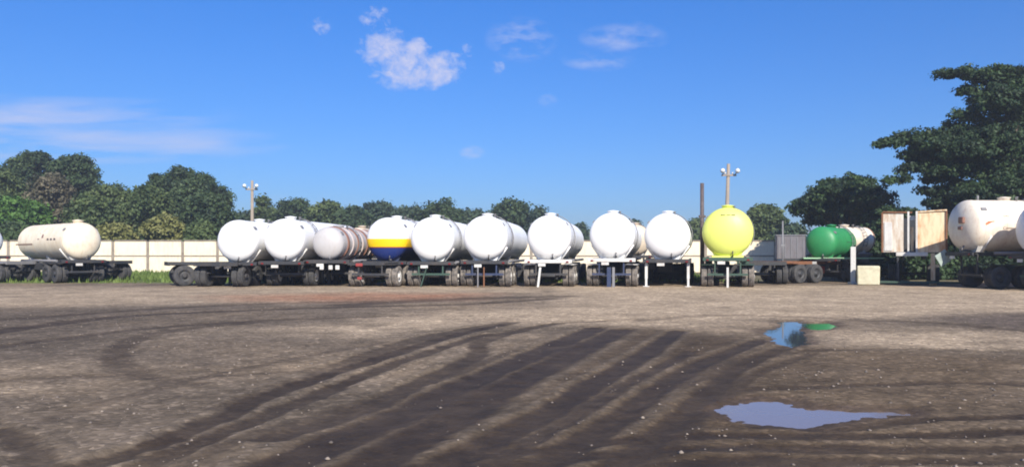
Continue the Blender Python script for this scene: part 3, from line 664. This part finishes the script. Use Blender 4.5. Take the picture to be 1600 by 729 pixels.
# weathered box trailer behind the green tank
bx = thing('box_trailer', 'weathered grey box trailer body left of the green tank', 'trailer', (gx(1236, 58), 58, 0), R(-16))
MB().box((0, 1.5, 2.1), (1.95, 3.0, 1.7), bev=.03).build('body', M['dullbox'], bx)
rb = MB()
for k in range(5): rb.box((-.84 + k * .42, -.02, 2.1), (.05, .03, 1.46))
rb.build('ribs', M['greysteel'], bx)
MB().box((0, 1.5, 2.98), (2.05, 3.1, .07)).build('top_rail', M['greysteel'], bx)
MB().box((0, 1.5, 1.2), (1.0, 3.2, .2)).build('chassis', M['dark'], bx); axle(bx, .8, tyreB, rimB); axle(bx, 2.1, tyreB, rimB)

# rusty open-topped container trailer
d = 42.0; ct = thing('container_trailer', 'rust streaked open white box trailer seen from behind under the tree', 'trailer', (gx(1428, d), d, 0), R(-26))
zb, zt = gz(394, d), gz(331, d); W_ = 3.0; hh = zt - zb; zm = (zb + zt) / 2
MB().box((-.98, .02, zm - .02), (.98, .06, hh - .08)).build('door', M['greysheet'], ct)
MB().box((.82, .02, zm - .02), (1.28, .06, hh - .04)).build('door', M['rustsheet'], ct)
MB().box((-1.22, -.03, zm - .22), (.4, .05, hh * .72), bev=.02).build('side_flap', M['whitesteel'], ct)
MB().box((-.26, -.03, zm + .02), (.09, .1, hh + .02)).build('post', M['whitesteel'], ct)
MB().box((.13, -.03, zm + .02), (.09, .1, hh + .04)).build('post', M['whitesteel'], ct)
MB().box((-.08, .35, zm - .35), (.14, .1, hh * .6)).build('inner_post', M['rustsheet'], ct)
MB().box((-.06, .3, zt - .3), (.3, .05, .22)).build('latch_plate', M['whitesteel'], ct)
MB().box((-1.5, 0, zm), (.08, .12, hh)).build('corner_post', M['rust'], ct)
MB().box((1.5, 0, zm), (.09, .14, hh + .06)).build('corner_post', M['rust'], ct)
MB().box((-.78, -.02, zt - .0), (1.4, .1, .08), ry=R(2)).build('top_rail', M['rust'], ct); MB().box((.82, -.02, zt + .03), (1.4, .1, .07), ry=R(-3)).build('top_rail', M['rustsheet'], ct)
MB().box((-1.46, 3.5, zm), (.05, 6.9, hh - .1)).build('side_wall', M['greysteel'], ct); MB().box((1.44, 3.5, zm), (.05, 6.9, hh - .1)).build('side_wall', M['rustsheet'], ct)
MB().box((0, 3.5, zb + .0), (2.9, 6.9, .08)).build('floor', M['dark'], ct); MB().box((0, 6.95, zm), (2.86, .06, hh - .1)).build('front_wall', M['dark'], ct)
MB().box((-.1, -.1, zb - .1), (1.5, .14, .2), bev=.02).build('bumper', M['whitesteel'], ct)
MB().box((.88, -.05, zb / 2 + .1), (.2, .14, zb - .3)).box((.88, -.05, .1), (.34, .3, .2)).build('landing_leg', M['rustsheet'], ct)
MB().box((-.75, -.05, zb / 2 + .1), (.1, .1, zb - .3)).build('landing_leg', M['dark'], ct)
MB().box((-.5, 3.3, zb - .25), (.12, 6.5, .24)).box((.5, 3.3, zb - .25), (.12, 6.5, .24)).build('chassis', M['dark'], ct)
for a_ in (2.6, 3.9): axle(ct, a_, tyreB, rimB)
MB().box((.3, -.5, .16), (4.2, .25, .1), rz=R(2)).build('loose_beam', M['darkgreen'], ct)

# pale block, white post
bl = MB().box((0, 0, .5), (1.06, .7, 1.0), bev=.05, taper=1.04).build('concrete_block', M['block'], None, (gx(1356.5, 42.0), 42.0, 0)); bl.rotation_euler.z = R(-22)
bl['label'] = 'pale yellowish concrete block on the ground between the white post and rusty box trailer'; bl['category'] = 'block'
wp = MB().box((0, 0, 1.05), (.26, .2, 1.9), rz=R(-25), bev=.02).box((0, 0, .06), (.4, .4, .12)).build('steel_post', M['whitesteel'], None, (gx(1333, 42.9), 42.9, 0))
wp['label'] = 'upright white steel post at the right end of the green tank'; wp['category'] = 'post'
dp = MB().tube([(0, 0, 0), (0, 0, gz(286, 41.6))], [.11, .1], 10).box((0, -.02, gz(338, 41.6)), (.34, .18, .12), bev=.02)
dp = dp.build('steel_post', M['darkpost'], None, (gx(1097, 41.6), 41.6, 0)); dp['label'] = 'tall brown steel post standing at the left side of the yellow tanker'; dp['category'] = 'post'
tp = MB().tube([(0, 0, 0), (0, 0, gz(345, 52))], [.06, .05], 8).box((0, 0, gz(383, 52)), (.3, .1, .1)).build('steel_post', M['greysteel'], None, (gx(1223, 52), 52, 0))
tp['label'] = 'thin grey post behind the weathered grey box trailer'; tp['category'] = 'post'

def utility_pole(label, px, d, ytop, yarm, arm, lean=0):
    zt_, za = gz(ytop, d), gz(yarm, d)
    root = thing('utility_pole', label, 'utility pole', (gx(px, d), d, 0), 0, 'utility poles behind the wall')
    MB().tube([(0, 0, 0), (lean * .5, 0, zt_ * .5), (lean, 0, zt_)], [.2, .16, .12], 10).build('pole', M['pole'], root)
    MB().box((lean, -.12, za), (arm * 2, .1, .12)).build('crossarm', M['pole'], root)
    for s in (-1, 1):
        lp = MB().tube([(lean + s * arm * .8, -.15, za + .05), (lean + s * arm, -.5, za + .25)], .04, 6).build('lamp_arm', M['greysteel'], root)
        MB().lathe([(-.1, .04), (-.08, .08), (0, .15), (.06, .19), (.09, .17)], (lean + s * arm, -.55, za + .3), 'Y', 16).build('floodlight', M['lamp'], root)
    for s in (-.5, .5): MB().lathe([(0, .04), (.05, .07), (.12, .07), (.16, .03)], (lean + s * arm, -.12, za + .07), 'Z', 10).build('insulator', M['whitesteel'], root)
utility_pole('grey utility pole with two floodlights left of the white tankers', 394, 73.5, 282, 296, .55)
utility_pole('leaning utility pole with floodlights behind the yellow tanker', 1133, 60, 256, 274, .55, .25)

# ------------------------------------------------------------------ trees
def crown_mesh(lobes, n, leaf, clump_r, flat=.75, fill=.18):
    """leaf-sized faces gathered in clumps on and inside a set of ellipsoid lobes"""
    L_ = np.array([l[0] for l in lobes]); Rr = np.array([l[1] for l in lobes]); wgt = (Rr[:, 0] * Rr[:, 2]) ** .9; wgt /= wgt.sum()
    nc = max(int(n / 46), 12); li = rng.choice(len(lobes), nc, p=wgt)
    dr = rng.normal(size=(nc, 3)); dr /= np.linalg.norm(dr, axis=1)[:, None]; dr[:, 2] = np.where(dr[:, 2] < -.35, -dr[:, 2] * .6, dr[:, 2])
    rad = np.where(rng.random(nc) < fill, rng.random(nc) * .8, .76 + .42 * rng.random(nc) ** 2.2)
    cc = L_[li] + dr * Rr[li] * rad[:, None]; cr = clump_r * (.55 + .9 * rng.random(nc)); cv = rng.random(nc)
    ci = rng.integers(0, nc, n); off = rng.normal(size=(n, 3)); off /= np.linalg.norm(off, axis=1)[:, None]; off *= (rng.random(n) ** .45)[:, None]
    p = cc[ci] + off * cr[ci][:, None] * np.array([1.15, 1.15, flat])
    nrm = off * .9 + rng.normal(size=(n, 3)) * .55 + np.array([0, 0, .45]); nrm /= np.linalg.norm(nrm, axis=1)[:, None]
    t = np.cross(nrm, rng.normal(size=(n, 3))); t /= np.linalg.norm(t, axis=1)[:, None]; b = np.cross(nrm, t)
    s = leaf * (.6 + .8 * rng.random(n)); s1 = s[:, None]; s2 = (s * (.45 + .3 * rng.random(n)))[:, None]
    V_ = np.stack([p - t * s1, p - b * s2, p + t * s1, p + b * s2], 1).reshape(-1, 3)
    me = fast_mesh('crown', V_, np.arange(n * 4).reshape(-1, 4)); var = np.clip(.6 * cv[ci] + .4 * rng.random(n), 0, 1)
    a = me.attributes.new('var', 'FLOAT', 'POINT'); a.data.foreach_set('value', np.repeat(var, 4).astype(np.float32)); return me
def make_tree(label, base, lobes, n, leaf, clump, kind, name='tree', cat='tree', group=None, trunk_r=.3, fill=.18, flat=.75):
    root = thing(name, label, cat, base, 0, group); loc = [((c[0] - base[0], c[1] - base[1], c[2]), r) for c, r in lobes]
    ms = crown_mesh(loc, n, leaf, clump, flat, fill); ms.materials.append(LEAF[kind]); link('crown', ms, root)
    top = max(c[2] for c, r in loc); fork = top * .35; tb = MB(); tb.tube([(0, 0, -.1), (.1, .05, fork * .5), (0, 0, fork)], [trunk_r * 1.3, trunk_r, trunk_r * .85], 10)
    for c, r in sorted(loc, key=lambda l: -l[1][0])[:9]:
        e = Vector(c); mid = Vector((e.x * .45, e.y * .45, fork + (e.z - fork) * .45 + .3)); tb.tube([(0, 0, fork - .2), mid, e], [trunk_r * .7, trunk_r * .42, trunk_r * .12], 7)
    tb.build('trunk', M['bark'], root); return root
def dome_tree(label, px, ytop, hw, d, kind, n, nl=11, low=1.2, **kw):
    x, top = gx(px, d), gz(ytop, d); hwm = hw / F * d; lobes = []
    H = top - low; dep = min(hwm, 7)
    lobes.append(((x, d, low + H * .42), (hwm * .86, dep * .8, H * .5)))
    for k in range(int(nl * 1.6)):                      # billows spread over the dome
        a = k * 2.39996 + random.random() * .6; q = math.sqrt((k + .5) / (nl * 1.6)) * .8
        cx, cy = math.cos(a) * hwm * q, math.sin(a) * dep * q
        rr = hwm * (.2 + .16 * random.random()); rz_ = min(rr * .8, H * .24)
        lim = low + H * math.sqrt(max(1 - (q * 1.0) ** 2.2, .12))
        lobes.append(((x + cx, d + cy, max(lim - rz_ * (1.05 + .35 * random.random()), low + rz_ * .5)), (rr, rr, rz_)))
    for k in range(6):
        a = random.random() * math.tau; rr = hwm * .28
        lobes.append(((x + math.cos(a) * hwm * .7, d + math.sin(a) * dep * .6, low + H * (.1 + .3 * random.random())), (rr, rr, H * .18)))
    return make_tree(label, (x, d, 0), lobes, int(n * 2), kw.pop('leaf', .2), kw.pop('clump', .8), kind, **kw)
G1 = 'trees behind the wall at the left'
dome_tree('dark round-topped tree, tallest behind the weathered cream tanker at far left', 52, 234, 46, 108, 'dark', 15000, trunk_r=.4, group=G1)
dome_tree('dark dome-shaped tree sloping down to the right above the weathered cream tanker', 115, 240, 46, 104, 'dark', 15000, trunk_r=.4, group=G1)
dome_tree('mid green tree at the very left edge above the cut off tanker', -12, 256, 52, 96, 'mid', 13000, trunk_r=.35, group=G1)
dome_tree('brownish olive tree with thin foliage left of the dark dome-shaped tree', 80, 272, 36, 94, 'brown', 9000, trunk_r=.3, group=G1)
dome_tree('low bright green tree above the left end of the weathered cream tanker', 22, 306, 56, 88, 'bright', 12000, trunk_r=.25, group=G1)
dome_tree('lower green tree in the dip between the two tall dark crowns', 172, 288, 44, 100, 'mid', 11000, trunk_r=.3, group=G1)
dome_tree('broad dark dome tree, largest crown behind the cream wall', 288, 262, 76, 102, 'dark', 24000, nl=20, trunk_r=.5, group=G1)
dome_tree('mid green tree in front of the left half of the broad dark dome', 228, 290, 40, 92, 'mid', 12000, trunk_r=.3, group=G1)
dome_tree('green tree at the right foot of the broad dark dome', 322, 300, 38, 92, 'dark', 10000, trunk_r=.3, group=G1)
dome_tree('small blue-green tree above the right end of the weathered cream tanker', 140, 308, 34, 86, 'mid', 9000, trunk_r=.25, group=G1)
G2 = 'low shrubs on top of the wall line'
dome_tree('yellow-green shrub, biggest one rising over the cream wall', 256, 337, 30, 79, 'yellow', 6000, nl=8, leaf=.17, clump=.6, trunk_r=.12, name='shrub', cat='shrub', group=G2)
dome_tree('olive shrub over the wall beside the right end of the weathered cream tanker', 182, 350, 26, 78, 'yellow', 4500, nl=7, leaf=.17, clump=.6, trunk_r=.12, name='shrub', cat='shrub', group=G2)
dome_tree('dark shrub over the wall left of the leftmost white tanker', 318, 348, 30, 79, 'mid', 5000, nl=7, leaf=.17, clump=.6, trunk_r=.12, name='shrub', cat='shrub', group=G2)
dome_tree('dense dark shrub behind the left end of the weathered cream tanker', 20, 350, 44, 80, 'dark', 7000, nl=8, leaf=.26, clump=.7, trunk_r=.12, name='shrub', cat='shrub', group=G2)
G3 = 'distant trees along the horizon'
far = [('faint low tree just right of the broad dark dome', 377, 332, 24, 'far'), ('narrow pointed tree just right of the left utility pole', 411, 308, 11, 'mid'), ('green tree spreading behind the left utility pole', 415, 322, 24, 'mid'),
       ('dark rounded tree above the gap between the two leftmost white tankers', 462, 309, 34, 'dark'), ('pale green tree above the grey ribbed tank', 510, 314, 24, 'mid'), ('blackish low tree above the ringed end of the grey tank', 548, 322, 30, 'dark'),
       ('broad olive tree above the yellow and blue banded tanker', 592, 314, 34, 'far'), ('grey-green low tree between the banded tanker and its white neighbour', 640, 321, 30, 'far'),
       ('dark rounded tree directly above the white tanker right of the banded one', 690, 312, 30, 'dark'), ('low green tree filling the dip between two dark crowns', 738, 328, 28, 'far'),
       ('wide dark tree above the white tanker with two short posts', 798, 312, 40, 'dark'), ('small dark tree at the right end of the distant row', 842, 323, 18, 'far'),
       ('tiny treetop between the two middle white tankers', 905, 352, 14, 'far'), ('tiny treetop left of the last white tanker', 990, 346, 14, 'far'),
       ('small treetop between the last white tanker and the brown post', 1084, 344, 14, 'mid')]
for lab, px, yt, hw, kd in far:
    dome_tree(lab, px, yt, hw * (1.25 if hw > 20 else 1), 126 + random.uniform(-5, 6), kd, 8200 if hw > 20 else 3000, nl=8, leaf=.25, clump=.95, trunk_r=.25, group=G3)
dome_tree('olive green tree with airy top between the yellow tanker and the green tank', 1195, 320, 34, 100, 'mid', 9000, nl=9, trunk_r=.25)
dome_tree('thin low tree behind the weathered grey box trailer', 1236, 350, 22, 92, 'far', 4500, nl=7, trunk_r=.2)
# right hand trees
def px_lobes(l, d, depth=1.0): return [((gx(cx, d + dz), d + dz, gz(cy, d + dz)), (rx / F * d, max(rx, ry) / F * d * depth, ry / F * d * 1.12)) for cx, cy, rx, ry, dz in l]
l1 = [(1270, 325, 32, 20, 0), (1300, 305, 34, 20, -1), (1335, 295, 34, 20, 1), (1355, 315, 34, 24, 0), (1310, 335, 50, 26, 1), (1370, 345, 36, 22, 2), (1285, 345, 26, 18, 2), (1345, 370, 46, 30, 3), (1395, 380, 46, 34, 3), (1250, 330, 14, 9, 0)]
make_tree('dark rounded tree behind the green tank', (gx(1330, 66), 67, 0), px_lobes(l1, 66), 60000, .13, .42, 'deep', trunk_r=.3, fill=.15)
l2 = [(1478, 117, 18, 7, 0), (1512, 120, 28, 14, 0), (1556, 124, 38, 20, 1), (1602, 135, 44, 28, 0), (1512, 145, 14, 10, 1), (1545, 160, 30, 26, 2), (1594, 185, 50, 44, 1), (1548, 212, 38, 30, 2), (1502, 212, 30, 15, 0), (1455, 212, 30, 11, 1),
      (1418, 220, 28, 14, 0), (1386, 226, 20, 7, -1), (1435, 240, 26, 11, 0), (1478, 248, 38, 20, 1), (1530, 268, 48, 34, 0), (1592, 262, 50, 48, 2), (1432, 266, 26, 12, 0), (1404, 283, 20, 9, 0), (1460, 280, 20, 12, 1), (1502, 300, 30, 20, 0),
      (1562, 318, 70, 32, 1), (1484, 330, 26, 20, 1), (1650, 190, 60, 70, 2), (1660, 290, 70, 60, 0), (1700, 240, 60, 80, 4),
      (1575, 160, 40, 26, -2), (1560, 230, 44, 30, -2), (1510, 240, 36, 22, -2), (1600, 300, 50, 40, -3), (1530, 310, 40, 26, -2), (1470, 228, 34, 14, -1), (1445, 252, 30, 14, 1), (1475, 268, 30, 16, -1), (1510, 185, 26, 12, 0), (1490, 200, 20, 10, 1), (1600, 340, 60, 30, 2), (1530, 350, 40, 26, 2), (1445, 348, 34, 16, 1), (1400, 352, 34, 16, 2), (1470, 318, 24, 12, 0), (1420, 335, 22, 8, 1), (1385, 335, 20, 10, 2), (1456, 300, 20, 9, 0)]
make_tree('huge dark spreading tree with layered limbs at the right edge', (gx(1590, 58), 60, 0), px_lobes(l2, 58, .8), 210000, .115, .4, 'deep', trunk_r=.7, fill=.3, flat=.62)
l3 = [(1500, 370, 60, 34, 0), (1590, 370, 70, 38, 0), (1425, 385, 50, 30, 1), (1680, 370, 60, 40, 0), (1470, 412, 70, 34, 0), (1590, 412, 80, 34, 0), (1385, 405, 44, 34, 0), (1355, 390, 34, 28, 0), (1420, 428, 70, 22, -1), (1540, 428, 80, 22, -1), (1345, 420, 34, 24, 0), (1660, 415, 60, 34, 0), (1300, 412, 34, 22, 4)]
make_tree('dense dark thicket behind the rusty box trailer', (gx(1480, 52), 52.5, 0), px_lobes(l3, 52, .35), 90000, .13, .42, 'deep', trunk_r=.15, fill=.45, name='thicket', cat='bush')

# ------------------------------------------------------------------ air
hz = MB().box((0, 240, 14.5), (1200, 900, 36)).build('haze', mat('haze_air')); hz['kind'] = 'stuff'; hz['label'] = 'thin bright haze in the air over the yard'; hz['category'] = 'haze'
hm = hz.data.materials[0]; hn = hm.node_tree; hn.nodes.remove(hn.nodes['Principled BSDF'])
pv = hn.nodes.new('ShaderNodeVolumePrincipled'); pv.inputs['Density'].default_value = .0009; pv.inputs['Color'].default_value = (.86, .92, 1, 1); pv.inputs['Anisotropy'].default_value = .2
hn.links.new(pv.outputs[0], hn.nodes['Material Output'].inputs['Volume'])
